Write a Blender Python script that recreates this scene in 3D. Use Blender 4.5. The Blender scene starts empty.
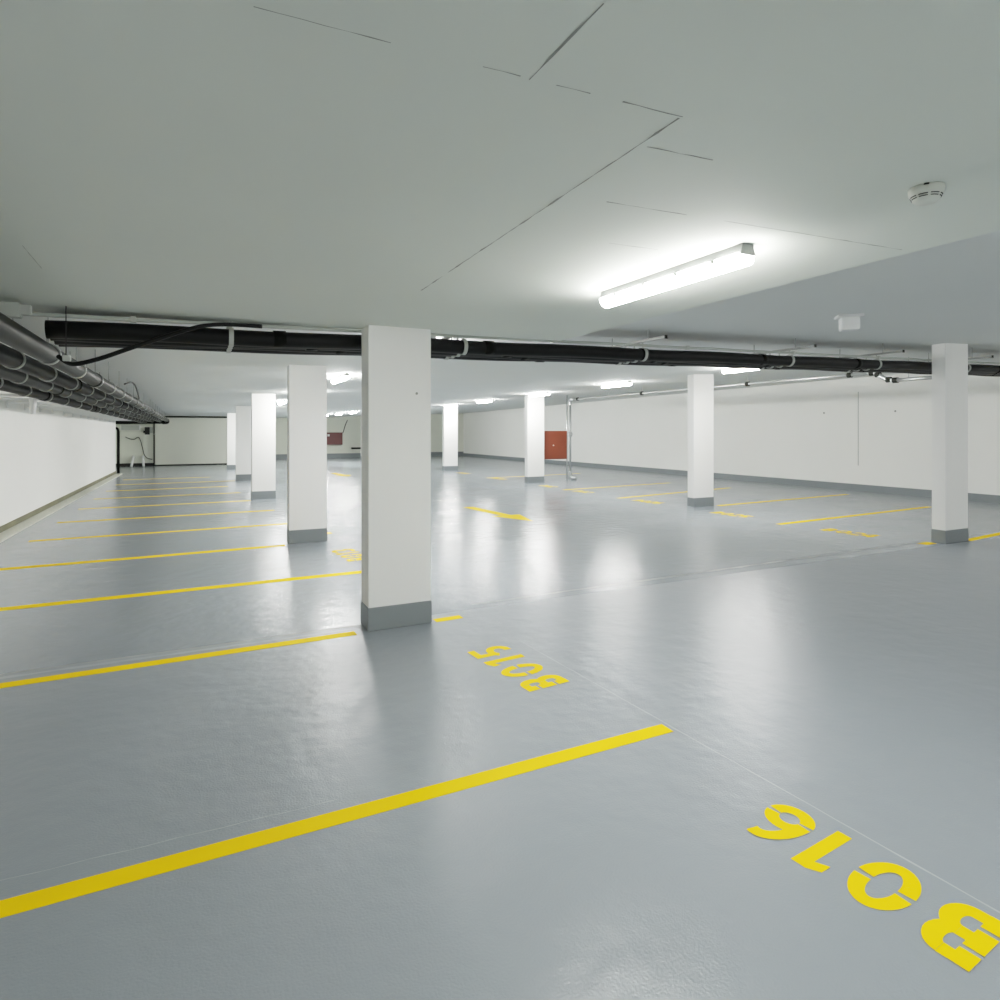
import bpy, bmesh, math, random
from mathutils import Vector
random.seed(7)
PI = math.pi
scene = bpy.context.scene
col = scene.collection

# ------------------------------------------------------------------ helpers
def obj(name, bm, mat, parent=None, smooth=False):
    me = bpy.data.meshes.new(name)
    bmesh.ops.recalc_face_normals(bm, faces=bm.faces[:])
    bm.to_mesh(me); bm.free()
    if smooth:
        for p in me.polygons: p.use_smooth = True
    o = bpy.data.objects.new(name, me)
    col.objects.link(o)
    if mat: me.materials.append(mat)
    if parent: o.parent = parent
    return o

def tag(o, label, cat, group=None):
    o['label'] = label; o['category'] = cat; o['kind'] = 'thing'
    if group: o['group'] = group
    return o

def thing(name, label, cat, loc=(0, 0, 0), rz=0, group=None):
    o = bpy.data.objects.new(name, None); col.objects.link(o)
    o.location = loc; o.rotation_euler = (0, 0, rz)
    o.empty_display_size = .1
    return tag(o, label, cat, group)

def struct(name, bm, mat, parent=None):
    o = obj(name, bm, mat, parent)
    if not parent: o['kind'] = 'structure'
    return o

def copy_thing(root, loc, label, name=None, group=None):
    r = root.copy(); col.objects.link(r); r.location = loc
    r['label'] = label
    if group: r['group'] = group
    for ch in list(root.children):
        c = ch.copy(); col.objects.link(c); c.parent = r
        for g in ch.children:
            d = g.copy(); col.objects.link(d); d.parent = c
    return r

def box(bm, x0, x1, y0, y1, z0, z1, bev=0):
    vs = [bm.verts.new(p) for p in ((x0,y0,z0),(x1,y0,z0),(x1,y1,z0),(x0,y1,z0),(x0,y0,z1),(x1,y0,z1),(x1,y1,z1),(x0,y1,z1))]
    fs = [bm.faces.new([vs[i] for i in q]) for q in ((3,2,1,0),(4,5,6,7),(0,1,5,4),(1,2,6,5),(2,3,7,6),(3,0,4,7))]
    if bev:
        es = list({e for f in fs for e in f.edges})
        bmesh.ops.bevel(bm, geom=es, offset=bev, segments=2, affect='EDGES', clamp_overlap=True)
    return bm

def B(*a, **k): return box(bmesh.new(), *a, **k)

def hexa(bm, bot, top):
    """prism between two equal rings of points"""
    a = [bm.verts.new(p) for p in bot]; b = [bm.verts.new(p) for p in top]
    n = len(a)
    bm.faces.new(a[::-1]); bm.faces.new(b)
    for i in range(n):
        j = (i + 1) % n
        bm.faces.new((a[i], a[j], b[j], b[i]))
    return bm

def tube(bm, pts, r, seg=12, closed=False, cap=True):
    P = [Vector(p) for p in pts]; n = len(P)
    T = []
    for i in range(n):
        if closed: t = P[(i+1) % n] - P[i-1]
        else: t = P[min(i+1, n-1)] - P[max(i-1, 0)]
        T.append(t.normalized())
    up = Vector((0, 0, 1)) if abs(T[0].z) < .9 else Vector((1, 0, 0))
    N = (up - T[0] * up.dot(T[0])).normalized()
    rings = []
    for i in range(n):
        N = (N - T[i] * N.dot(T[i])).normalized()
        Bn = T[i].cross(N)
        rr = r[i] if isinstance(r, (list, tuple)) else r
        rings.append([bm.verts.new(P[i] + (N * math.cos(2*PI*k/seg) + Bn * math.sin(2*PI*k/seg)) * rr) for k in range(seg)])
    for i in range(n if closed else n - 1):
        a, b = rings[i], rings[(i+1) % n]
        for k in range(seg):
            bm.faces.new((a[k], a[(k+1) % seg], b[(k+1) % seg], b[k]))
    if cap and not closed:
        bm.faces.new(rings[0][::-1]); bm.faces.new(rings[-1])
    return bm

def rep(name, bms, m, parent, smooth=False):
    return [obj(name, b, m, parent, smooth) for b in bms]

def Tb(*a, **k): return tube(bmesh.new(), *a, **k)

def lathe(bm, prof, seg=40, c=(0, 0, 0)):
    rings = []
    for r, z in prof:
        rings.append([bm.verts.new((c[0] + r*math.cos(2*PI*k/seg), c[1] + r*math.sin(2*PI*k/seg), c[2] + z)) for k in range(seg)])
    for a, b in zip(rings, rings[1:]):
        for k in range(seg):
            bm.faces.new((a[k], a[(k+1) % seg], b[(k+1) % seg], b[k]))
    bm.faces.new(rings[0][::-1]); bm.faces.new(rings[-1])
    return bm

def band(name, c, ri, ro, hw, axis, m, parent, n=24):
    """flat ring strap round a pipe"""
    bm = bmesh.new(); rows = []
    for i in range(n):
        a = 2*PI*i/n; row = []
        for r, s in ((ri,-hw),(ro,-hw),(ro,hw),(ri,hw)):
            u, v = r*math.cos(a), r*math.sin(a)
            row.append(bm.verts.new((c[0]+s, c[1]+u, c[2]+v) if axis == 'x' else (c[0]+u, c[1]+s, c[2]+v)))
        rows.append(row)
    for a, b in zip(rows, rows[1:] + rows[:1]):
        for k in range(4): bm.faces.new((a[k], a[(k+1)%4], b[(k+1)%4], b[k]))
    return obj(name, bm, m, parent)

def smooth_path(pts, n=8):
    """Catmull-Rom through the points"""
    P = [Vector(p) for p in pts]
    P = [P[0]*2 - P[1]] + P + [P[-1]*2 - P[-2]]
    out = []
    for i in range(1, len(P) - 2):
        for k in range(n):
            t = k / n
            a, b, c, d = P[i-1:i+3]
            out.append(0.5*((2*b) + (c-a)*t + (2*a-5*b+4*c-d)*t*t + (3*b-a-3*c+d)*t**3))
    out.append(P[-2])
    return out

# ------------------------------------------------------------------ materials
def mat(name, color, rough=.6, metal=0, spec=.5, noise=None, bump=None, var=0.0, emit=None):
    """noise = (scale, amount): mottled colour; bump = (scale, strength)"""
    m = bpy.data.materials.new(name); m.use_nodes = True
    nt = m.node_tree; N = nt.nodes; L = nt.links
    b = N['Principled BSDF']
    b.inputs['Base Color'].default_value = (*color, 1)
    b.inputs['Roughness'].default_value = rough
    b.inputs['Metallic'].default_value = metal
    b.inputs['Specular IOR Level'].default_value = spec
    tc = N.new('ShaderNodeNewGeometry')
    if noise:
        t = N.new('ShaderNodeTexNoise'); t.inputs['Scale'].default_value = noise[0]; t.inputs['Detail'].default_value = 5
        L.new(tc.outputs['Position'], t.inputs['Vector'])
        mx = N.new('ShaderNodeMix'); mx.data_type = 'RGBA'
        k = noise[1]
        mx.inputs[6].default_value = (*[c*(1-k) for c in color], 1)
        mx.inputs[7].default_value = (*[min(1, c*(1+k)) for c in color], 1)
        L.new(t.outputs['Fac'], mx.inputs[0]); L.new(mx.outputs[2], b.inputs['Base Color'])
    if bump:
        t2 = N.new('ShaderNodeTexNoise'); t2.inputs['Scale'].default_value = bump[0]; t2.inputs['Detail'].default_value = 3
        L.new(tc.outputs['Position'], t2.inputs['Vector'])
        bp = N.new('ShaderNodeBump'); bp.inputs['Strength'].default_value = bump[1]; bp.inputs['Distance'].default_value = .01
        L.new(t2.outputs['Fac'], bp.inputs['Height']); L.new(bp.outputs['Normal'], b.inputs['Normal'])
    if emit:
        b.inputs['Emission Color'].default_value = (*emit[0], 1); b.inputs['Emission Strength'].default_value = emit[1]
    return m

def floor_mat():
    m = bpy.data.materials.new('coated_floor'); m.use_nodes = True
    nt = m.node_tree; N = nt.nodes; L = nt.links
    b = N['Principled BSDF']
    g = N.new('ShaderNodeNewGeometry')
    def noise(scale, detail=4, vec=None):
        t = N.new('ShaderNodeTexNoise'); t.inputs['Scale'].default_value = scale; t.inputs['Detail'].default_value = detail
        L.new(vec or g.outputs['Position'], t.inputs['Vector']); return t.outputs['Fac']
    big = noise(.35, 1)
    # beyond the coating joint the floor is glossier than in the near bays
    sp = N.new('ShaderNodeSeparateXYZ'); L.new(g.outputs['Position'], sp.inputs[0])
    far = N.new('ShaderNodeMapRange'); far.inputs[1].default_value = 5.60; far.inputs[2].default_value = 5.66
    L.new(sp.outputs['Y'], far.inputs[0])
    mx = N.new('ShaderNodeMix'); mx.data_type = 'RGBA'
    mx.inputs[6].default_value = (.248, .280, .306, 1); mx.inputs[7].default_value = (.276, .308, .334, 1)
    L.new(big, mx.inputs[0])
    L.new(mx.outputs[2], b.inputs['Base Color'])
    # sheen varies in broad patches, the coat was rolled on by hand
    r = N.new('ShaderNodeMapRange'); r.inputs[1].default_value = .2; r.inputs[2].default_value = .8
    r.inputs[3].default_value = .28; r.inputs[4].default_value = .33
    L.new(noise(.9, 1), r.inputs[0]); gl = N.new('ShaderNodeMath'); gl.operation = 'MULTIPLY_ADD'; gl.inputs[1].default_value = -.12
    L.new(far.outputs[0], gl.inputs[0]); L.new(r.outputs[0], gl.inputs[2]); L.new(gl.outputs[0], b.inputs['Roughness'])
    b.inputs['Specular IOR Level'].default_value = .55
    fine = noise(95, 2); wav = noise(5.0, 2)
    b1 = N.new('ShaderNodeBump'); b1.inputs['Strength'].default_value = .42; b1.inputs['Distance'].default_value = .02
    L.new(wav, b1.inputs['Height'])
    b2 = N.new('ShaderNodeBump'); b2.inputs['Strength'].default_value = .36; b2.inputs['Distance'].default_value = .004
    L.new(fine, b2.inputs['Height']); L.new(b1.outputs['Normal'], b2.inputs['Normal'])
    L.new(b2.outputs['Normal'], b.inputs['Normal'])
    return m

M = {}
M['floor'] = floor_mat()
M['slab'] = mat('painted_slab', (.725, .765, .710), .8, noise=(.8, .03), bump=(2.2, .05))
M['ceiling'] = mat('painted_ceiling', (.76, .785, .765), .8, noise=(.7, .03), bump=(2.0, .05))
M['wall'] = mat('white_wall_paint', (.87, .87, .84), .75, noise=(.6, .03), bump=(30, .03))
M['wall_grey'] = mat('grey_wall_paint', (.74, .76, .67), .75, noise=(.8, .04))
M['gate'] = mat('gate_paint', (.78, .79, .70), .65, noise=(.5, .03))
M['pillar'] = mat('pillar_paint', (.86, .86, .84), .7, noise=(1.2, .02), bump=(25, .03))
M['band'] = mat('grey_band_paint', (.20, .225, .235), .35, noise=(3, .06), bump=(60, .05))
M['yellow'] = mat('yellow_line_paint', (1.0, .63, .0), .55, spec=.05, noise=(5, .05), bump=(150, .05))
M['black'] = mat('black_rubber_insulation', (.004, .0045, .0045), .5, spec=.16, noise=(5, .2), bump=(14, .12))
M['dark_pipe'] = mat('dark_grey_pipe', (.018, .020, .016), .45, spec=.10, noise=(4, .25), bump=(12, .08))
M['darker_pipe'] = mat('black_grey_pipe', (.004, .0045, .0037), .45, spec=.05, noise=(4, .25), bump=(12, .08))
M['galv'] = mat('galvanised_steel', (.55, .57, .57), .35, metal=.8, noise=(20, .1))
M['lightpipe'] = mat('pale_grey_plastic', (.45, .48, .44), .5, noise=(6, .05))
M['rail'] = mat('dull_steel_rail', (.30, .315, .30), .5, noise=(15, .08))
M['clamp'] = mat('zinc_clamp', (.46, .48, .45), .45, metal=.2, noise=(15, .08))
M['white'] = mat('white_plastic', (.80, .81, .81), .45, noise=(10, .02))
M['housing'] = mat('lamp_housing_shaded', (.36, .375, .36), .5, noise=(8, .03))  # grey darker than the tray itself, shade put into the colour
M['diffuser'] = mat('lamp_diffuser', (.9, .9, .9), .4, noise=(10, .01), emit=((1.0, .985, .94), 150))
M['diffuser_far'] = mat('lamp_diffuser_strong', (.9, .9, .9), .4, noise=(10, .01), emit=((1.0, .985, .95), 310))
M['red'] = mat('red_cabinet_paint', (.235, .055, .026), .45, noise=(1.5, .12))
M['darkred'] = mat('dark_red_paint', (.13, .032, .028), .45, noise=(2, .12))
M['dark'] = mat('dark_slot', (.01, .01, .01), .8, noise=(10, .2))
M['crack'] = mat('formwork_joint_line', (.26, .27, .25), .9, noise=(9, .4))  # grey of the board joints and anchor holes
M['kerb'] = mat('cream_kerb', (.60, .60, .52), .6, noise=(1.2, .12))
M['stain'] = mat('dirty_wall_foot', (.17, .165, .10), .8, noise=(1.6, .5))
M['chalk'] = mat('pale_seam', (.43, .46, .475), .5, noise=(4, .2))
M['seam'] = mat('grey_seam', (.42, .43, .41), .8, noise=(5, .1))
M['sensor'] = mat('sensor_plastic', (.66, .68, .62), .5, noise=(10, .02))

# ------------------------------------------------------------------ room shell
XL, XR, YB = -3.03, 17.75, -9.0
def zc(x, y):
    base = 2.84 if x <= 1.6 else (2.84 + .28*(x-1.6)/8.4 if x < 10 else 3.12 + .30*(x-10)/7.75)
    return base - .008*(y - 6)

def grid_slab(xs, ys, zf, th):
    bm = bmesh.new()
    lo = [[bm.verts.new((x, y, zf(x, y))) for y in ys] for x in xs]
    hi = [[bm.verts.new((x, y, zf(x, y) + th)) for y in ys] for x in xs]
    nx, ny = len(xs), len(ys)
    for i in range(nx-1):
        for j in range(ny-1):
            bm.faces.new((lo[i][j], lo[i][j+1], lo[i+1][j+1], lo[i+1][j]))
            bm.faces.new((hi[i][j], hi[i+1][j], hi[i+1][j+1], hi[i][j+1]))
    for i in range(nx-1):
        for j in (0, ny-1): bm.faces.new((lo[i][j], lo[i+1][j], hi[i+1][j], hi[i][j]))
    for j in range(ny-1):
        for i in (0, nx-1): bm.faces.new((lo[i][j], lo[i][j+1], hi[i][j+1], hi[i][j]))
    return bm

floor = struct('floor', B(-4.2, 18.2, YB-.3, 43.2, -.15, 0), M['floor'])
struct('ceiling', grid_slab([-4.2, 1.6, 10, 18.2], [YB-.3, 18, 43.2], zc, .2), M['ceiling'])
# the lower slab over the near bays
SE = [(-3.03,YB),(3.36,YB),(3.36,5.46),(1.3,5.67),(-3.03,6.2)]
slab = struct('ceiling_lower_slab', hexa(bmesh.new(), [(x,y,2.69) for x, y in SE], [(x,y,zc(x,y)-.002) for x, y in SE]), M['slab'])

# joints between the formwork boards
def ribbon(bm, pts, w, z, jit=.0):
    P = [Vector((p[0], p[1], z)) for p in pts]
    prev = None
    for i, p in enumerate(P):
        t = (P[min(i+1, len(P)-1)] - P[max(i-1, 0)]).normalized()
        n = Vector((-t.y, t.x, 0)) * (w[i] if isinstance(w, list) else w) * .5
        off = Vector((-t.y, t.x, 0)) * random.uniform(-jit, jit)
        a, b = bm.verts.new(p + n + off), bm.verts.new(p - n + off)
        if prev: bm.faces.new((prev[0], a, b, prev[1]))
        prev = (a, b)

def crackline(bm, a, b, w, breaks=()):
    """a broken irregular hairline from a to b; breaks are (t0, t1) spans that have closed up"""
    n = max(6, int(math.dist(a, b) / .05))
    run, ws = [], []
    for i in range(n + 1):
        t = i / n
        if any(t0 < t < t1 for t0, t1 in breaks):
            if len(run) > 1: ribbon(bm, run, ws, 2.6885, .0015)
            run, ws = [], []; continue
        run.append((a[0] + (b[0]-a[0])*t, a[1] + (b[1]-a[1])*t)); ws.append(w * random.choice((.25, .5, .8, 1.2, .6)))
    if len(run) > 1: ribbon(bm, run, ws, 2.6885, .0015)
bm = bmesh.new()
crackline(bm, (1.295, 1.43), (1.335, 3.92), .010, [(.80, .83), (.9, .91)])
crackline(bm, (.80, 1.12), (.795, 1.45), .007, [(.38, .5), (.6, .66)])
crackline(bm, (-.35, 1.48), (.42, 1.46), .004, [(.5, .55)])
crackline(bm, (.66, 1.45), (1.30, 1.42), .006, [(.2, .27), (.55, .6)])
crackline(bm, (1.50, 2.08), (3.26, 1.96), .006, [(.25, .33)])
crackline(bm, (1.33, 1.62), (1.60, 1.60), .005)
crackline(bm, (1.84, 2.53), (2.13, 2.51), .005)
crackline(bm, (-.79, 3.86), (-.80, 4.35), .004)
obj('formwork_joint', bm, M['crack'], slab)

# walls
def hw(x0, x1, y0, y1):
    return B(x0, x1, y0, y1, 0, 3.4)
struct('wall_left', hexa(bmesh.new(),
    [(-3.9,YB,0),(XL,YB,0),(XL,30.1,0),(-3.9,30.1,0)], [(-3.9,YB,2.95),(XL,YB,2.95),(XL,30.1,2.65),(-3.9,30.1,2.65)]), M['wall'])
struct('wall_right', hexa(bmesh.new(), [(XR,YB,0),(XR+.3,YB,0),(XR+.3,42.5,0),(XR,42.5,0)],
    [(XR,YB,3.56),(XR+.3,YB,3.56),(XR+.3,42.5,3.16),(XR,42.5,3.16)]), M['wall'])
struct('wall_recess', B(-4.2, -3.9, 30.1, 36.5, 0, 2.64), M['wall_grey'])
struct('wall_back_left', B(-4.2, 2.9, 36.5, 36.8, 0, 2.6), M['wall_grey'])
struct('wall_return', B(2.6, 2.9, 36.8, 42.5, 0, 2.62), M['wall_grey'])
struct('wall_back_right', B(2.6, 18.05, 42.5, 42.8, 0, 3.16), M['wall_grey'])
struct('wall_behind', B(-4.2, 18.2, YB-.3, YB, 0, 3.55), M['wall'])
# grey coating turned up at the foot of the walls
struct('baseboard_right', B(XR-.012, XR, YB, 42.5, 0, .19), M['band'])
struct('baseboard_back', B(2.9, XR, 42.48, 42.5, 0, .3), M['band'])
struct('baseboard_recess', B(-3.9, -1.98, 36.47, 36.5, 0, .16), M['dark'])
# stained foot of the left wall and the cream kerb strip in front of it
struct('baseboard_left', B(XL, XL+.012, YB, 30.1, .0, .13), M['stain'])
struct('trim_1', B(XL+.012, XL+.24, YB, 30.1, 0, .028), M['kerb'])
struct('trim_2', B(XR-.004, XR, 11.93, 11.955, .75, 2.95), M['seam'])
# closed sliding gate in the far wall
door = struct('door_1', B(-1.93, 2.45, 36.44, 36.5, .07, 2.50), M['gate'])
obj('top_shadow_gap', B(-1.93, 2.45, 36.42, 36.5, 2.50, 2.58), M['dark_pipe'], door)  # dark strip standing for the shadow gap above the gate
obj('threshold', B(-1.98, 2.45, 36.43, 36.5, 0, .07), M['dark_pipe'], door)
# dark anchor holes in the right wall
for y, z in ((13.07, 2.35), (10.85, 2.34)):
    h = obj('anchor_hole', Tb([(XR-.003, y, z), (XR+.01, y, z)], .028, 12), M['crack'], bpy.data.objects['wall_right'])

# floor seams and one painted ridge highlight (children of the floor)
bm = bmesh.new(); n = 40
ribbon(bm, [(2.43 + .255*t/n + random.uniform(-.003,.003), 4.6 - 4.4*t/n) for t in range(n+1)], [random.choice((.004,.007,.011,.008)) for _ in range(n+1)], .0012)
obj('pale_seam', bm, M['chalk'], floor)
bm = bmesh.new()
ribbon(bm, [(2.5 + 8.0*t/n, 5.78 + .16*t/n + random.uniform(-.012,.012)) for t in range(n+1)], [random.choice((.008,.03,.06,.045)) for _ in range(n+1)], .0012)
obj('joint_strip', bm, M['band'], floor)
bm = bmesh.new()
ribbon(bm, [(-2.7 + 4.0*t/n, 5.60 + random.uniform(-.008,.008)) for t in range(n+1)], [random.choice((.006,.015,.02)) for _ in range(n+1)], .0012)
obj('joint_strip', bm, M['seam'], floor)
bm = bmesh.new()
ribbon(bm, [(-2.7 + 4.0*t/n, 5.52 + random.uniform(-.006,.006)) for t in range(n+1)], [random.choice((.03,.05,.04)) for _ in range(n+1)], .001)
obj('joint_strip', bm, M['chalk'], floor)  # pale strip painted as the highlight along the joint's ridge
bm = bmesh.new()
ribbon(bm, [(-1.4 + 2.0*t/n, 3.045 - .055*t/n + .003*math.sin(t)) for t in range(n+1)], [random.choice((.002,.004,.005)) for _ in range(n+1)], .0012)
obj('pale_seam', bm, M['chalk'], floor)

# ------------------------------------------------------------------ pillars
def pillar(x, y, w, d, label, rz=0, group='white pillars along the parking aisle'):
    t = thing('pillar', label, 'pillar', (x, y, 0), rz, group)
    h = (lambda dx, dy: zc(x+dx, y+dy)) if y > 5.5 else (lambda dx, dy: 2.69)
    fp = [(0,0),(w,0),(w,d),(0,d)]
    obj('shaft', hexa(bmesh.new(), [(a, b, .2) for a, b in fp], [(a, b, h(a, b)) for a, b in fp]), M['pillar'], t)
    obj('base_band', B(-.008, w+.008, -.008, d+.008, 0, .205, bev=.005), M['band'], t)
    return t
LP = [(1.352, 5.39, 'white square pillar nearest the camera, beside the number B015'),
      (1.30, 10.18, 'white pillar directly behind the nearest pillar of the bay row'),
      (1.285, 17.28, 'third white pillar along the bay row, at the ends of the yellow lines'),
      (1.275, 24.4, 'fourth white pillar along the bay row, half hidden by the third'),
      (1.27, 31.7, 'farthest white pillar of the bay row, beside the grey gate')]
for x, y, l in LP: pillar(x, y, .575, .26, l)
RP = [(10.53, 5.66, 'white pillar at the picture\'s right edge, in front of the right wall'),
      (10.42, 11.02, 'white pillar between the red cabinet and the pillar at the right edge'),
      (10.22, 18.75, 'white pillar with the large red hose cabinet right beside it'),
      (10.02, 26.25, 'white pillar farther along the aisle beyond the one by the red cabinet'),
      (9.45, 39.5, 'tiny distant white pillar seen just left of the nearest pillar')]
for i, (x, y, l) in enumerate(RP):
    t = pillar(x, y, .62 if i < 2 else .66, .20, l)
obj('anchor_hole', Tb([(.44, -.004, 2.10), (.44, .01, 2.10)], .012, 10), M['crack'], bpy.data.objects['pillar'])

# ------------------------------------------------------------------ painted lines and numbers
GL = 'yellow bay lines of the left row'
def line(x0, y0, x1, y1, w, label, group, name='painted_bay_line'):
    bm = bmesh.new()
    d = Vector((x1-x0, y1-y0, 0)).normalized(); n = Vector((-d.y, d.x, 0)) * w/2
    a, b = Vector((x0, y0, 0)), Vector((x1, y1, 0))
    ring = [a-n, b-n, b+n, a+n]
    hexa(bm, [p + Vector((0,0,.0004)) for p in ring], [p + Vector((0,0,.002)) for p in ring])
    return tag(obj(name, bm, M['yellow']), label, 'floor marking', group)
end = lambda y: 2.76 - .093*y
xk = XL + .26
line(xk, 2.835, 2.5, 2.86, .104, 'long yellow bay line crossing the foreground floor below B015', GL)
line(xk, 5.32, 1.24, 5.40, .11, 'yellow bay line running up to the base of the nearest pillar', GL)
line(1.98, 5.43, 2.25, 5.44, .10, 'short yellow line stub just right of the nearest pillar base', GL)
line(xk, 7.64, 2.03, 7.73, .14, 'yellow bay line on the floor just behind the nearest pillar', GL)
line(xk, 9.86, 1.22, 10.06, .15, 'yellow bay line leading to the base of the second pillar', GL)
names = ['first', 'second', 'third', 'fourth', 'fifth', 'sixth', 'seventh']
for k, y in enumerate((12.36, 14.62, 16.95, 19.3, 21.7, 24.1, 26.5)):
    line(xk + .35, y-.12, 1.22 if k in (2, 5) else end(y)+.15, y+.06, .13, f'{names[k]} faint yellow bay line beyond the second pillar, counted away from it', GL)
GR = 'yellow bay lines of the right row'
line(11.16, 5.68, 16.2, 6.2, .12, 'yellow bay line right of the pillar at the right edge', GR)
line(10.16, 5.80, 10.43, 5.80, .14, 'short yellow stub left of the base of the right edge pillar', GR)
line(9.9, 8.24, 15.4, 8.62, .12, 'yellow bay line behind the pillar at the right edge, starting by the aisle', GR)
line(11.12, 10.95, 16.4, 11.36, .12, 'yellow bay line starting at the base of the second pillar on the right side', GR)
line(10.0, 13.35, 15.0, 14.3, .12, 'yellow bay line on the far side of the second pillar on the right side', GR)
line(9.95, 16.0, 14.6, 16.6, .12, 'faint yellow bay line in front of the galvanised riser pipes', GR)
line(9.9, 21.4, 14.5, 22.0, .12, 'faint yellow bay line behind the pillar beside the red cabinet', GR)

W, H, S = .212, .34, .062        # stencil letter width, height, stroke
def arc(cx, cy, ro, ri, t0, t1, n=14, ro_y=None, ri_y=None):
    """quads of an elliptic band, angles in degrees"""
    q = []
    ry_o = ro_y or ro; ry_i = ri_y or ri
    pts = []
    for i in range(n+1):
        a = math.radians(t0 + (t1-t0)*i/n)
        pts.append(((cx+ro*math.cos(a), cy+ry_o*math.sin(a)), (cx+ri*math.cos(a), cy+ry_i*math.sin(a))))
    for (a, b), (c, d) in zip(pts, pts[1:]): q.append((a, c, d, b))
    return q
def rect(u0, u1, v0, v1): return [((u0,v0),(u1,v0),(u1,v1),(u0,v1))]
def glyph(c):
    w, h, s = W, H, S
    g = .010
    if c == '0':
        return arc(w/2, h/2, w/2, w/2-s, 5, 175, 20, h/2, h/2-s) + arc(w/2, h/2, w/2, w/2-s, 185, 355, 20, h/2, h/2-s)
    if c == '1':
        x = w*.42
        return rect(x, x+s, 0, h) + [((x, h), (x-.052, h-.030), (x-.052, h-.092), (x, h-.066))]
    if c == 'B':
        w, s = .180, .064
        r1, r2 = h*.265, h*.265
        q = []
        # bowls
        q += rect(s, w*.55, h-s, h) + rect(s, w*.55, h*.5-s*.5, h*.5+s*.5) + rect(s, w*.55, 0, s)
        cy1, cy2 = h*.5 + (h*.5 + s*.5)/2 - s*.5, (h*.5 + s*.5)/2
        ry = (h*.5 + s*.5)/2
        q += arc(w*.55, cy2, w*.45, w*.45-s, -90, 90, 14, ry, ry-s)
        q += arc(w*.55, h-ry, w*.42, w*.42-s, -90, 90, 14, ry, ry-s)
        # stem with two stencil gaps
        a, b = cy2, h-ry
        q += rect(0, s, 0, a-g) + rect(0, s, a+g, b-g) + rect(0, s, b+g, h)
        return q
    if c == '6':
        rb = w/2
        cy = h*.30
        q = arc(w/2, cy, rb, rb-s, 6, 174, 16, h*.30, h*.30-s) + arc(w/2, cy, rb, rb-s, 186, 354, 16, h*.30, h*.30-s)
        # tail rising from the left of the bowl and hooking over
        q += arc(w*.62, cy+.01, w*.62, w*.62-s, 180-4, 78, 16, h*.70-.01, h*.70-.01-s)
        return q
    if c == '5':
        q = rect(w*.12, w*.95, h-s, h) + rect(w*.12, w*.12+s, h*.5, h-s)
        q += arc(w*.45, h*.31, w*.52, w*.52-s, 150, -100, 22, h*.31, h*.31-s)
        return q
    if c == '4':
        return rect(w*.62, w*.62+s, 0, h) + rect(0, w, h*.22, h*.22+s) + [((0,h*.22+s),(s,h*.22+s),(w*.62+s*.3,h),(w*.5,h))]
    if c == '3':
        return arc(w*.45, h*.73, w*.5, w*.5-s, 160, -80, 16, h*.27, h*.27-s) + arc(w*.45, h*.29, w*.55, w*.55-s, 85, -150, 16, h*.29, h*.29-s)
    if c == '2':
        return arc(w*.5, h*.7, w*.5, w*.5-s, 165, -25, 16, h*.3, h*.3-s) + [((w*.93,h*.58),(w*.70,h*.58),(0,s),(w*.25,s))] + rect(0, w, 0, s)
    return []

def number(text, ox, oy, ang, label, group):
    """reading direction along +u; ang turns it about z. origin = lower left of first letter"""
    t = thing('bay_number', label, 'painted number', (ox, oy, 0), ang, group)
    for i, c in enumerate(text):
        bm = bmesh.new()
        for j, q in enumerate(glyph(c)):
            bm.faces.new([bm.verts.new((p[0] + (.026, .268, .502, .710)[i], p[1], .0015 + .00004*j)) for p in q])
        obj('letter' if c.isalpha() else 'digit', bm, M['yellow'], t)
    return t
GN = 'yellow stencilled bay numbers'
A = PI/2 + math.atan(.093)
def left_number(txt, y0, label, dx=0): number(txt, 2.692 - .093*y0 + dx, y0, A, label, GN)
left_number('B016', 1.142, 'large yellow stencilled B016 on the grey floor in the right foreground')
left_number('B015', 3.665, 'yellow stencilled B015 on the floor beside the nearest pillar')
left_number('B013', 8.42, 'faint yellow bay number between the first two pillars of the bay row', .27)
left_number('B012', 10.85, 'pale yellow bay number lying right of the second pillar of the bay row', .42)
A2 = -PI/2 + .06
for txt, y, lab in (('B024', 7.47, 'faint yellow bay number left of the pillar at the right edge'),
                    ('B025', 10.12, 'faint yellow bay number in front of the second pillar on the right side'),
                    ('B026', 12.8, 'blurred yellow bay number left of the second pillar on the right side'),
                    ('B027', 15.6, 'blurred yellow bay number right of the pillar beside the red cabinet, by the riser pipes'),
                    ('B028', 17.6, 'tiny yellow bay number at the foot of the pillar beside the red cabinet'),
                    ('B030', 21.4, 'tiny pale yellow bay number left of the pillar beside the red cabinet'),
                    ('B031', 24.8, 'tiny pale yellow bay number under the farther right side pillar')):
    number(txt, 9.98, y, A2, lab, GN)

def arrow(x, y0, y1, dx, label):
    bm = bmesh.new()
    ys = y0 + (y1-y0)*.62
    P = lambda u, y: (x + dx*(y0-y)/(y0-y1) + u, y)
    for q in ([P(-.12,y0), P(.12,y0), P(.12,ys), P(-.12,ys)], [P(-.33,ys), P(.0,ys+.001), P(.33,ys), P(0,y1)]):
        hexa(bm, [(a,b,.0004) for a,b in q], [(a,b,.002) for a,b in q])
    tag(obj('direction_arrow', bm, M['yellow']), label, 'floor marking', 'yellow direction arrows in the aisle')
arrow(5.68, 13.3, 10.65, .24, 'yellow direction arrow in the middle of the aisle')
arrow(5.2, 26.8, 24.6, .2, 'distant pale yellow direction arrow seen between the first two pillars')

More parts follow.
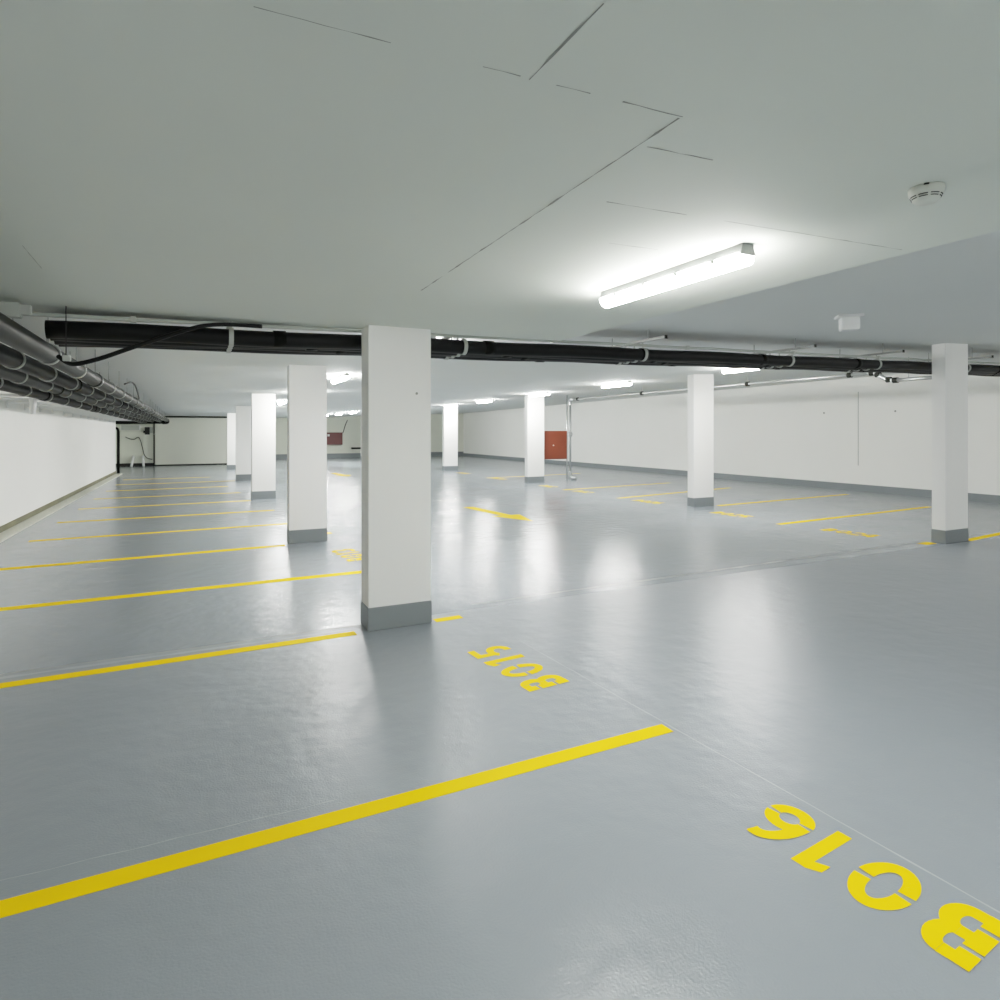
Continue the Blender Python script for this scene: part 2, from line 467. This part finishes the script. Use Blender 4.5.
# ------------------------------------------------------------------ lamps
def lamp_parts(t, L=1.19):
    h = L/2
    # tray against the ceiling, its colour darkened to stand for shaded sides
    bm = bmesh.new()
    hexa(bm, [(-.048,-h,-.05),(.048,-h,-.05),(.048,h,-.05),(-.048,h,-.05)], [(-.036,-h,0),(.036,-h,0),(.036,h,0),(-.036,h,0)])
    obj('housing', bm, M['housing'], t)
    # rounded diffuser trough
    bm = bmesh.new()
    prof = [(.056*math.sin(a), -.05-.058*math.cos(a)**.8 if math.cos(a) > 0 else -.05) for a in [math.radians(d) for d in range(-90, 91, 12)]]
    hexa(bm, [(x, -h+.006, z) for x, z in prof], [(x, h-.006, z) for x, z in prof])
    obj('diffuser', bm, M['diffuser'], t)
    for s in (-1, 1):
        y0, y1 = sorted((s*(h+.004), s*(h-.05)))
        obj('end_cap', hexa(bmesh.new(), [(-.051,y0,-.056),(.051,y0,-.056),(.051,y1,-.056),(-.051,y1,-.056)], [(-.038,y0,0),(.038,y0,0),(.038,y1,0),(-.038,y1,0)]), M['housing'], t)
GLM = 'fluorescent ceiling lamps'
lamp = thing('fluorescent_lamp', 'long lit fluorescent lamp on the near ceiling slab', 'ceiling lamp', (2.47, 2.835, 2.69), 0, GLM)
lamp_parts(lamp)
def lamp_at(x, y, label, z=None, weak=False):
    r = copy_thing(lamp, (x, y, (z or zc(x, y)) + .001), label)
    for c in r.children:
        if c.name.startswith('diffuser') and not weak:
            c.data = strong
strong = [c for c in lamp.children if c.name == 'diffuser'][0].data.copy()
strong.materials[0] = M['diffuser_far']
for y, w in ((-1.6, 'first'), (-6.0, 'second')):
    lamp_at(2.46, y, w + ' lit fluorescent lamp on the near slab behind the camera', 2.69)
lamp_at(2.46, 7.4, 'lit fluorescent lamp hidden behind the nearest pillar')
lamp_at(2.46, 12.0, 'lit fluorescent lamp seen between the first two pillars of the bay row')
lamp_at(2.46, 16.5, 'lit fluorescent lamp hidden behind the second pillar of the bay row')
lamp_at(2.46, 21.0, 'lit fluorescent lamp just left of the top of the second pillar of the bay row')
lamp_at(2.46, 25.5, 'lit fluorescent lamp hidden behind the third pillar of the bay row')
lamp_at(2.46, 30.0, 'lit fluorescent lamp far along the bay row, before the back wall')
for y, l in ((-3.8, 'lit lamp of the right row behind the camera'), (1.4, 'unseen fill lamp in line with the right row, outside the view'),  # second one is unseen, shifted forward to light the right edge pillar
             (9.15, 'lit fluorescent lamp tucked under the black pipes, above the second pillar on the right side'),
             (13.5, 'lit fluorescent lamp above the galvanised pipe, right of the riser pipes'),
             (17.65, 'lit fluorescent lamp over the pillar beside the red cabinet'),
             (21.95, 'lit fluorescent lamp between the two farther right side pillars'),
             (25.5, 'lit fluorescent lamp over the farther right side pillar'),
             (30.2, 'lit lamp of the right row hidden behind the nearest pillar'),
             (34.5, 'lit lamp of the right row near the back wall')):
    lamp_at(10.05, y, l, weak=y < 2)
lamp_at(13.8, 2.0, 'unseen fill lamp added over the right bays, outside the view', weak=True)  # added out of view to light the right edge pillar's front and ceiling
for x, y, l in ((6.65, 36.5, 'tiny lit lamp above the distant dark red cabinet, left one'),
                (7.0, 34.5, 'tiny lit lamp above the distant dark red cabinet, middle one'),
                (7.2, 32.0, 'tiny lit lamp right of the distant dark red cabinet, by the nearest pillar edge')):
    lamp_at(x, y, l)

for s_ in (-1, 1):
    for y_ in (-.42, -.14, .14, .42):
        obj('clip', B(*sorted((s_*.046, s_*.060)), y_-.012, y_+.012, -.066, -.044), M['clamp'], lamp)

# ------------------------------------------------------------------ ceiling devices
t = thing('smoke_detector', 'round white smoke detector with dark vent slots on the ceiling', 'smoke detector', (2.522, 1.424, 2.69), .72); t.scale = (.90, .90, .92)
bm = lathe(bmesh.new(), [(.066,0),(.067,-.012),(.064,-.030),(.058,-.036),(.056,-.040),(.050,-.052),(.036,-.064),(.020,-.068)], 48)
obj('body', bm, M['sensor'], t, smooth=True)
for r0, z0, z1 in ((.0585, -.0365, -.0395), (.0545, -.0445, -.0475)):
    for k in range(8):
        bm = bmesh.new()
        a0 = 2*PI*k/8 + .09
        pts = [a0 + (2*PI/8 - .18)*i/8 for i in range(9)]
        for a, b in zip(pts, pts[1:]):
            hexa(bm, [(r*math.cos(x), r*math.sin(x), z0) for r, x in ((r0-.006,a),(r0+.001,a),(r0+.001,b),(r0-.006,b))],
                     [(r*math.cos(x), r*math.sin(x), z1) for r, x in ((r0-.006,a),(r0-.0005,a),(r0-.0005,b),(r0-.006,b))])
        obj('vent_slot', bm, M['dark'], t)
obj('indicator_lamp', Tb([(.064*math.cos(-.2), .064*math.sin(-.2), -.022), (.070*math.cos(-.2), .070*math.sin(-.2), -.024)], .005, 10), M['white'], t)
obj('locking_notch', B(-.072, -.060, .004, .022, -.007, -.002), M['dark'], t)

bx, by = 6.33, 4.36
t = thing('ceiling_box', 'small white square box on the ceiling left of the right edge pillar', 'ceiling box', (bx, by, zc(bx, by)+.002), -.75)
obj('mounting_plate', B(-.125, .125, -.10, .10, -.03, 0, bev=.004), M['white'], t)
obj('cover', B(-.088, .088, -.08, .08, -.165, -.03, bev=.008), M['white'], t)

# ------------------------------------------------------------------ pipes across the hall
zp = lambda x: 2.548 + .0255*x
sk = lambda x: .030*(x - 1.3)      # the bundle runs slightly askew of the pillars
PY = (5.76, 5.92, 6.08, 6.24)
GP = 'black insulated pipes under the ceiling across the hall'
for k, y in enumerate(PY):
    # the bundle ends at the pipes along the left wall; slightly wavy insulation
    pts = [(-1.02 + i*(18.7)/60, y + sk(-1.02 + i*18.7/60) + .004*math.sin(i*1.7+k), zp(-1.02 + i*18.7/60) + .006*math.sin(i*.9 + k*2)) for i in range(61)]
    o = obj('insulated_pipe', Tb(pts, .07, 16), M['black'], None, smooth=True)
    tag(o, ('nearest', 'second', 'third', 'rearmost')[k] + ' black insulated pipe in the bundle crossing under the ceiling', 'pipe', GP)
    for j in range(8):
        x = .6 + j*2.05 + .3*k
        obj('joint_tape', Tb([(x, y+sk(x), zp(x)), (x+.10, y+sk(x+.1), zp(x+.10))], .0745, 16), M['darker_pipe'], o, smooth=True)

# thin pale conduit on top of the bundle
t = thing('pale_conduit', 'thin pale grey conduit running along the top of the black pipe bundle', 'conduit')
obj('tube', Tb([(-2.95 + i*(20.6)/40, 5.70 + sk(-2.95 + i*20.6/40), zp(-2.95 + i*20.6/40) + .098 + .004*math.sin(i*2.3)) for i in range(41)], .016, 10), M['lightpipe'], t, smooth=True)
for j in range(10):
    x = -2.4 + j*1.95
    obj('saddle', B(x-.02, x+.02, 5.675+sk(x), 5.725+sk(x), zp(x)+.075, zp(x)+.12), M['clamp'], t)
t = thing('cable_duct', 'pale rectangular cable duct at the ceiling edge over the left wall pipes', 'cable duct')
obj('duct', B(-2.95, -1.12, 5.40, 5.50, 2.56, 2.66, bev=.006), M['lightpipe'], t)
obj('drop_bracket', B(-1.27, -1.24, 5.42, 5.45, 2.48, 2.57), M['clamp'], t)
obj('end_clip', B(-1.13, -1.06, 5.41, 5.47, 2.58, 2.65, bev=.005), M['clamp'], t)

GH = 'pipe hangers on the black pipe bundle'
def cross_hanger(x, label, strut=True):
    t = thing('pipe_hanger', label, 'pipe hanger', (x, sk(x), 0), 0, GH)
    zt = zc(x, 6) - .02; z0 = zp(x)
    ya = 5.36 if strut else 5.69
    zr = min(zt - .01, z0 + .155)
    obj('rail', B(-.014, .014, ya, 6.40, zr-.014, zr+.014), M['rail'], t)
    for y in (ya + .30 if strut else 5.78, 6.36): obj('threaded_rod', Tb([(0, y, zr), (0, y, zt+.03)], .006, 8), M['rail'], t)
    for y in PY:
        ring = [(0, y + .076*math.cos(2*PI*i/24), z0 + .076*math.sin(2*PI*i/24)) for i in range(24)]
        band(('clamp_ring'), (0, y, z0), .071, .081, .018, 'x', M['clamp'], t)
        obj('drop_rod', Tb([(0, y, z0+.076), (0, y, zr)], .008, 8), M['clamp'], t)
    if strut:
        obj('end_plate', B(-.018, .018, ya-.012, ya, zr-.02, zr+.02), M['dark_pipe'], t)
cross_hanger(.26, 'zinc pipe hanger on the black bundle left of the nearest pillar', False)
cross_hanger(2.42, 'zinc pipe hanger on the black bundle just right of the nearest pillar', False)
cross_hanger(4.75, 'zinc pipe hanger with rail on the black bundle below the long near lamp')
cross_hanger(7.35, 'zinc pipe hanger on the black bundle right of the lamp tucked under it')
cross_hanger(9.35, 'zinc pipe hanger on the black bundle left of the right edge pillar')
cross_hanger(11.9, 'zinc pipe hanger on the black bundle at the picture\'s right edge')

# slack black hose leaving the bundle on the left
t = thing('slack_hose', 'slack black hose sagging below the black bundle on the left', 'hose')
def at_y(px, py, y):
    th = math.atan((500-197)/620); u = (px-500)/620; v = (432-py)/620
    dx = math.sin(th) + u*math.cos(th); dy = math.cos(th) - u*math.sin(th)
    k = y/dy
    return (dx*k, y, 1.75 + v*k)
path = [at_y(*p) for p in ((58,356,5.60),(66,362,5.58),(76,364,5.57),(100,358.5,5.57),(128,349,5.57),(158,339,5.575),(188,329.5,5.58),(206,325.5,5.59),(228,324.5,5.6),(262,326.5,5.615))]
obj('tube', Tb(smooth_path(path), .017, 10), M['black'], t, smooth=True)
p = at_y(66, 362, 5.58)
obj('hanger_wire', Tb([(p[0], p[1], p[2]), (p[0], p[1], 2.69)], .004, 6), M['dark'], t)
obj('hanger_clip', B(p[0]-.02, p[0]+.03, p[1]-.02, p[1]+.02, p[2]+.005, p[2]+.05, bev=.004), M['clamp'], t)

# ------------------------------------------------------------------ pipes along the left wall
GW = 'dark pipes hung along the left wall'
LPIPE = [(-1.15, 2.43, .082, 'dark_pipe', 'outermost grey pipe of the group along the left wall'),
         (-1.47, 2.41, .082, 'darker_pipe', 'second dark pipe from the aisle along the left wall'),
         (-1.80, 2.40, .082, 'dark_pipe', 'third dark pipe from the aisle along the left wall'),
         (-2.10, 2.345, .080, 'darker_pipe', 'innermost dark pipe nearest the left wall')]
def lz(z, y): return z - .0032*(y-5)
def lx(x, y): return x - .006*(y-5)
for k, (x, z, r, m, l) in enumerate(LPIPE):
    ys = [1.5 + i*(35.0-1.5)/50 for i in range(51)]
    o = obj('wall_pipe', Tb([(lx(x, y), y, lz(z, y)) for y in ys], r, 18), M[m], None, smooth=True)
    tag(o, l, 'pipe', GW)
    yy = 6.55 + .35*k
    while yy < 33:
        cx, cz = lx(x, yy), lz(z, yy)
        band('clamp_ring', (cx, yy, cz), r+.001, r+.012, .018, 'y', M['clamp'], o)
        obj('hanger_rod', Tb([(cx, yy, cz + r), (cx, yy, zc(0, yy) + .01)], .0045, 6), M['rail'], o)
        yy += 1.45
    for y in (9.3 + k*.8, 15.2 + k*.6, 22 + k):
        obj('coupling', Tb([(lx(x,y), y, lz(z,y)), (lx(x,y+.14), y+.14, lz(z,y+.14))], r+.010, 18), M[m], o, smooth=True)

# support arms between wall and pipes
y = 7.2; first = True; n = 0
while y < 32:
    if y < 30:
        z = lz(2.30, y)
        t = thing('wall_bracket', 'pale support arm reaching from the left wall to the pipes', 'bracket', (0, y, 0), 0, 'support arms between left wall and pipes')
        obj('arm', B(-3.03, lx(-2.10, y)-.075, -.02, .02, z-.02, z+.02), M['white'], t)
        obj('wall_plate', B(-3.03, -3.015, -.05, .05, z-.09, z+.07), M['white'], t)
    y += 1.30; n += 1
t = thing('drop_pipe', 'short white tapered pipe hanging below the left wall pipes', 'pipe', (-2.33, 12.05, 0))
obj('tube', Tb([(0,0,2.03),(0,0,2.16),(0,0,2.32),(0,0,2.50)], [.035,.05,.05,.025], 14), M['white'], t, smooth=True)
obj('collar', Tb([(0,0,2.15),(0,0,2.19)], .052, 14), M['white'], t)
t = thing('looped_cable', 'thin dark cable looping off the grey pipe along the left wall', 'cable')
obj('tube', Tb(smooth_path([(-1.1,12.2,2.56),(-1.04,12.6,2.62),(-1.02,13.2,2.60),(-1.05,14.2,2.50),(-1.12,15.4,2.46)]), .014, 8), M['black'], t, smooth=True)

# ------------------------------------------------------------------ far left corner by the gate
t = thing('cross_pipe', 'black pipe running across to the left wall under the pipe ends', 'pipe')
obj('tube', Tb(smooth_path([(-3.9,35.3,2.21),(-2.6,35.3,2.23),(-1.30,35.3,2.25)], 6), .085, 14), M['black'], t, smooth=True)
obj('elbow', Tb(smooth_path([(-1.55,35.3,2.24),(-1.36,35.25,2.25),(-1.33,35.0,2.30)], 6), .10, 14), M['darker_pipe'], t, smooth=True)
t = thing('downpipe', 'dark vertical downpipe at the far end of the left wall', 'pipe', (-2.96, 30.35, 0))
obj('tube', Tb([(0,0,0),(0,0,1.78)], .055, 12), M['darker_pipe'], t, smooth=True)
obj('top_bend', Tb(smooth_path([(0,0,1.76),(-.02,0,1.86),(-.10,0,1.92),(-.3,0,1.94)], 5), .05, 12), M['darker_pipe'], t, smooth=True)
t = thing('corner_conduit', 'grey vertical conduit at the left edge of the grey gate', 'conduit', (-1.98, 36.40, 0))
obj('tube', Tb([(0,0,.0),(0,0,2.17)], .03, 10), M['dark_pipe'], t, smooth=True)
obj('saddle', B(-.05, .05, -.04, .09, 1.62, 1.66), M['clamp'], t)
t = thing('control_box', 'small black control box on the recess wall beside the gate', 'control box', (-2.30, 36.50, 0))
obj('housing', B(-.10, .12, -.13, .0, 1.62, 2.0, bev=.01), M['dark'], t)
obj('pale_cover', B(.13, .26, -.06, .0, 1.70, 2.0, bev=.005), M['lightpipe'], t)
obj('lever', B(-.16, -.10, -.10, -.05, 1.70, 1.82, bev=.005), M['dark_pipe'], t)
t = thing('wall_panel_box', 'pale box high on the recess wall at the left corner', 'wall box', (-3.1, 36.50, 0))
obj('housing', B(-.35, .50, -.14, 0, 1.84, 2.10, bev=.008), M['white'], t)
obj('cover', B(-.32, .47, -.155, -.14, 1.86, 2.08, bev=.004), M['lightpipe'], t)
t = thing('hanging_cable', 'thin dark cable draped down the recess wall to the floor', 'cable')
obj('tube', Tb(smooth_path([(-3.25,36.44,1.50),(-3.05,36.42,1.40),(-2.86,36.42,1.38),(-2.70,36.42,1.48),(-2.60,36.42,1.36),(-2.50,36.42,.95),(-2.42,36.40,.60),(-2.28,36.36,.42),(-2.05,36.3,.35)]), .018, 8), M['darker_pipe'], t, smooth=True)
for dx, l in ((-2.95, 'short white pipe leaning at the recess wall, nearer the left corner'), (-2.42, 'short white pipe leaning at the recess wall, below the dangling cable')):
    t = thing('leaning_pipe', l, 'pipe', (dx, 36.0, 0))
    s = 1 if dx < -2.6 else -1
    obj('tube', Tb([(0,0,.03),(.06*s,.40,.52)], .055, 12), M['white'], t, smooth=True)
    obj('collar', Tb([(.05*s,.32,.43),(.06*s,.38,.50)], .066, 12), M['white'], t, smooth=True)

# ------------------------------------------------------------------ fire hose cabinets, riser and galvanised pipe
t = thing('hose_cabinet', 'red fire hose cabinet between a white pillar and the riser pipes', 'fire hose cabinet', (11.055, 19.2, .77))
obj('body', B(0, 1.04, 0, .28, 0, 1.02, bev=.006), M['red'], t)
d = obj('door', B(.10, .99, -.018, 0, .03, .99, bev=.004), M['red'], t)
obj('knob', Tb([(.45,-.018,.50),(.45,-.05,.50)], .022, 12), M['white'], d)
obj('mounting_bar', B(-.26, .0, .06, .10, .30, .70), M['red'], t)
t = thing('hose_cabinet', 'dark red fire hose cabinet on the distant back wall between the first two pillars', 'fire hose cabinet', (7.70, 42.498, .90))
obj('body', B(0, 1.12, -.26, 0, 0, .82, bev=.008), M['darkred'], t)
d = obj('door', B(.04, 1.08, -.275, -.26, .04, .78, bev=.004), M['darkred'], t)
obj('notice_plate', B(.12, .26, -.282, -.275, .56, .70), M['white'], d)
t = thing('supply_cable', 'thin dark supply line dropping to the distant dark red cabinet', 'cable')
obj('tube', Tb(smooth_path([(9.2,42.473,2.55),(9.05,42.473,2.2),(8.95,42.473,1.85),(8.88,42.4,1.7)]), .025, 8), M['dark_pipe'], t, smooth=True)
t = thing('wall_shelf', 'small dark ledge low on the distant back wall beside the pillar', 'ledge', (9.75, 42.48, 0))
obj('board', B(-.3, .5, -.2, 0, .58, .70, bev=.01), M['dark_pipe'], t)
obj('support', B(-.2, .4, -.12, 0, .40, .58, bev=.01), M['wall_grey'], t)

t = thing('riser_pipe', 'tall thin grey riser pipe beside the red hose cabinet, against its edge', 'pipe', (12.125, 19.25, 0), 0, 'riser pipes by the red hose cabinet')
obj('tube', Tb([(0,0,0),(0,0,zc(12.155,19.25))], .024, 14), M['galv'], t, smooth=True)
obj('foot_flange', Tb([(0,0,0),(0,0,.03)], .055, 16), M['galv'], t, smooth=False)
obj('ceiling_flange', Tb([(0,0,zc(12.155,19.25)-.02),(0,0,zc(12.155,19.25))], .05, 16), M['galv'], t)
GV = 2.94
t = thing('valved_riser', 'grey riser pipe with a valve, next to the riser at the red cabinet edge', 'pipe', (12.33, 19.35, 0), 0, 'riser pipes by the red hose cabinet')
obj('tube', Tb([(0,0,.06),(0,0,GV-.10)], .036, 14), M['galv'], t, smooth=True)
obj('foot_elbow', Tb(smooth_path([(0,0,.30),(0,0,.14),(.04,-.04,.07),(.16,-.16,.065)], 5), .062, 14), M['galv'], t, smooth=True)
bm = bmesh.new()
tube(bm, [(0,0,1.58),(0,0,1.62)], .07, 16); tube(bm, [(0,0,1.62),(0,0,1.70)], .055, 16); tube(bm, [(0,0,1.70),(0,0,1.74)], .07, 16)
v = obj('valve', bm, M['galv'], t)
obj('handwheel', Tb([(-.04+.06*math.cos(2*PI*i/20), -.12, 1.66+.06*math.sin(2*PI*i/20)) for i in range(20)], .012, 8, closed=True), M['galv'], v)
obj('top_elbow', Tb(smooth_path([(0,0,GV-.20),(0,0,GV-.08),(0,-.05,GV-.015),(0,-.14,GV),(0,-.24,GV)], 5), .052, 14), M['galv'], t, smooth=True)

t = thing('galvanised_pipe', 'long galvanised pipe hung under the ceiling, stepping down near the right edge pillar', 'pipe')
X = 12.36
obj('tube', Tb([(X,19.15,GV),(X,15,GV+.005),(X,11,GV+.01),(X,7.98,GV+.01)], .036, 14), M['galv'], t, smooth=True)
obj('tube', Tb([(X,7.60,2.77),(X,7.1,2.77),(X,6.72,2.77)], .036, 14), M['galv'], t, smooth=True)
obj('step_bend', Tb(smooth_path([(X,8.10,GV+.01),(X,7.95,GV+.0),(X,7.86,GV-.06),(X,7.74,2.81),(X,7.64,2.775),(X,7.5,2.77)], 4), .044, 14), M['galv'], t, smooth=True)
for y, z in ((18.9,GV),(15.3,GV+.005),(11.2,GV+.01),(8.5,GV+.01),(8.02,GV+.01),(7.55,2.77),(7.9,GV-.03),(7.68,2.79)):
    obj('coupling', Tb([(X,y-.045,z),(X,y+.045,z)], .056, 16), M['dark_pipe'], t)
for y in (17, 15.3, 13.2, 11.2, 8.5): obj('hanger_rod', Tb([(X,y,GV),(X,y,zc(X,y)+.01)], .007, 6), M['galv'], t)
obj('hanger_rod', Tb([(X,7.3,2.77),(X,7.3,zc(X,7.3)+.01)], .007, 6), M['galv'], t)
t = thing('pipe_elbow', 'grey elbow fitting on the black bundle right of the right edge pillar', 'pipe fitting')
obj('bend', Tb(smooth_path([(X-.12,5.62,2.66),(X-.05,5.62,2.64),(X+.05,5.62,2.66),(X+.16,5.60,2.74),(X+.30,5.58,2.80),(X+.5,5.57,2.81)], 5), .045, 14), M['galv'], t, smooth=True)
obj('flange', Tb([(X-.16,5.62,2.665),(X-.11,5.62,2.66)], .075, 16), M['dark_pipe'], t)

# ------------------------------------------------------------------ world, camera, view
w = bpy.data.worlds.new('world'); scene.world = w; w.use_nodes = True
w.node_tree.nodes['Background'].inputs[0].default_value = (.5, .52, .5, 1)
w.node_tree.nodes['Background'].inputs[1].default_value = .2
cam = bpy.data.cameras.new('camera'); co = bpy.data.objects.new('camera', cam); col.objects.link(co)
cam.sensor_width = 36; cam.lens = 36*.620
cam.shift_y = -.068; cam.shift_x = 0
co.location = (0, 0, 1.75)
co.rotation_euler = (PI/2, 0, -math.atan((500-197)/620))
cam.clip_start = .05; cam.clip_end = 200
scene.camera = co
scene.view_settings.view_transform = 'Standard'
scene.view_settings.look = 'None'
scene.view_settings.exposure = 0
# soft highlight shoulder, like the photograph's
vs = scene.view_settings; vs.use_curve_mapping = True
cm = vs.curve_mapping; cm.use_clip = False
cm.white_level = (4, 4, 4)
cv = cm.curves[3]
for x, y in ((.025, .10), (.075, .28), (.15, .48), (.25, .65), (.5, .86)): cv.points.new(x, y)
cv.points[-1].location = (1, 1)
cm.update()
scene.cycles.max_bounces = 16
scene.cycles.diffuse_bounces = 12
scene.cycles.use_denoising = True
scene.cycles.sample_clamp_indirect = 8
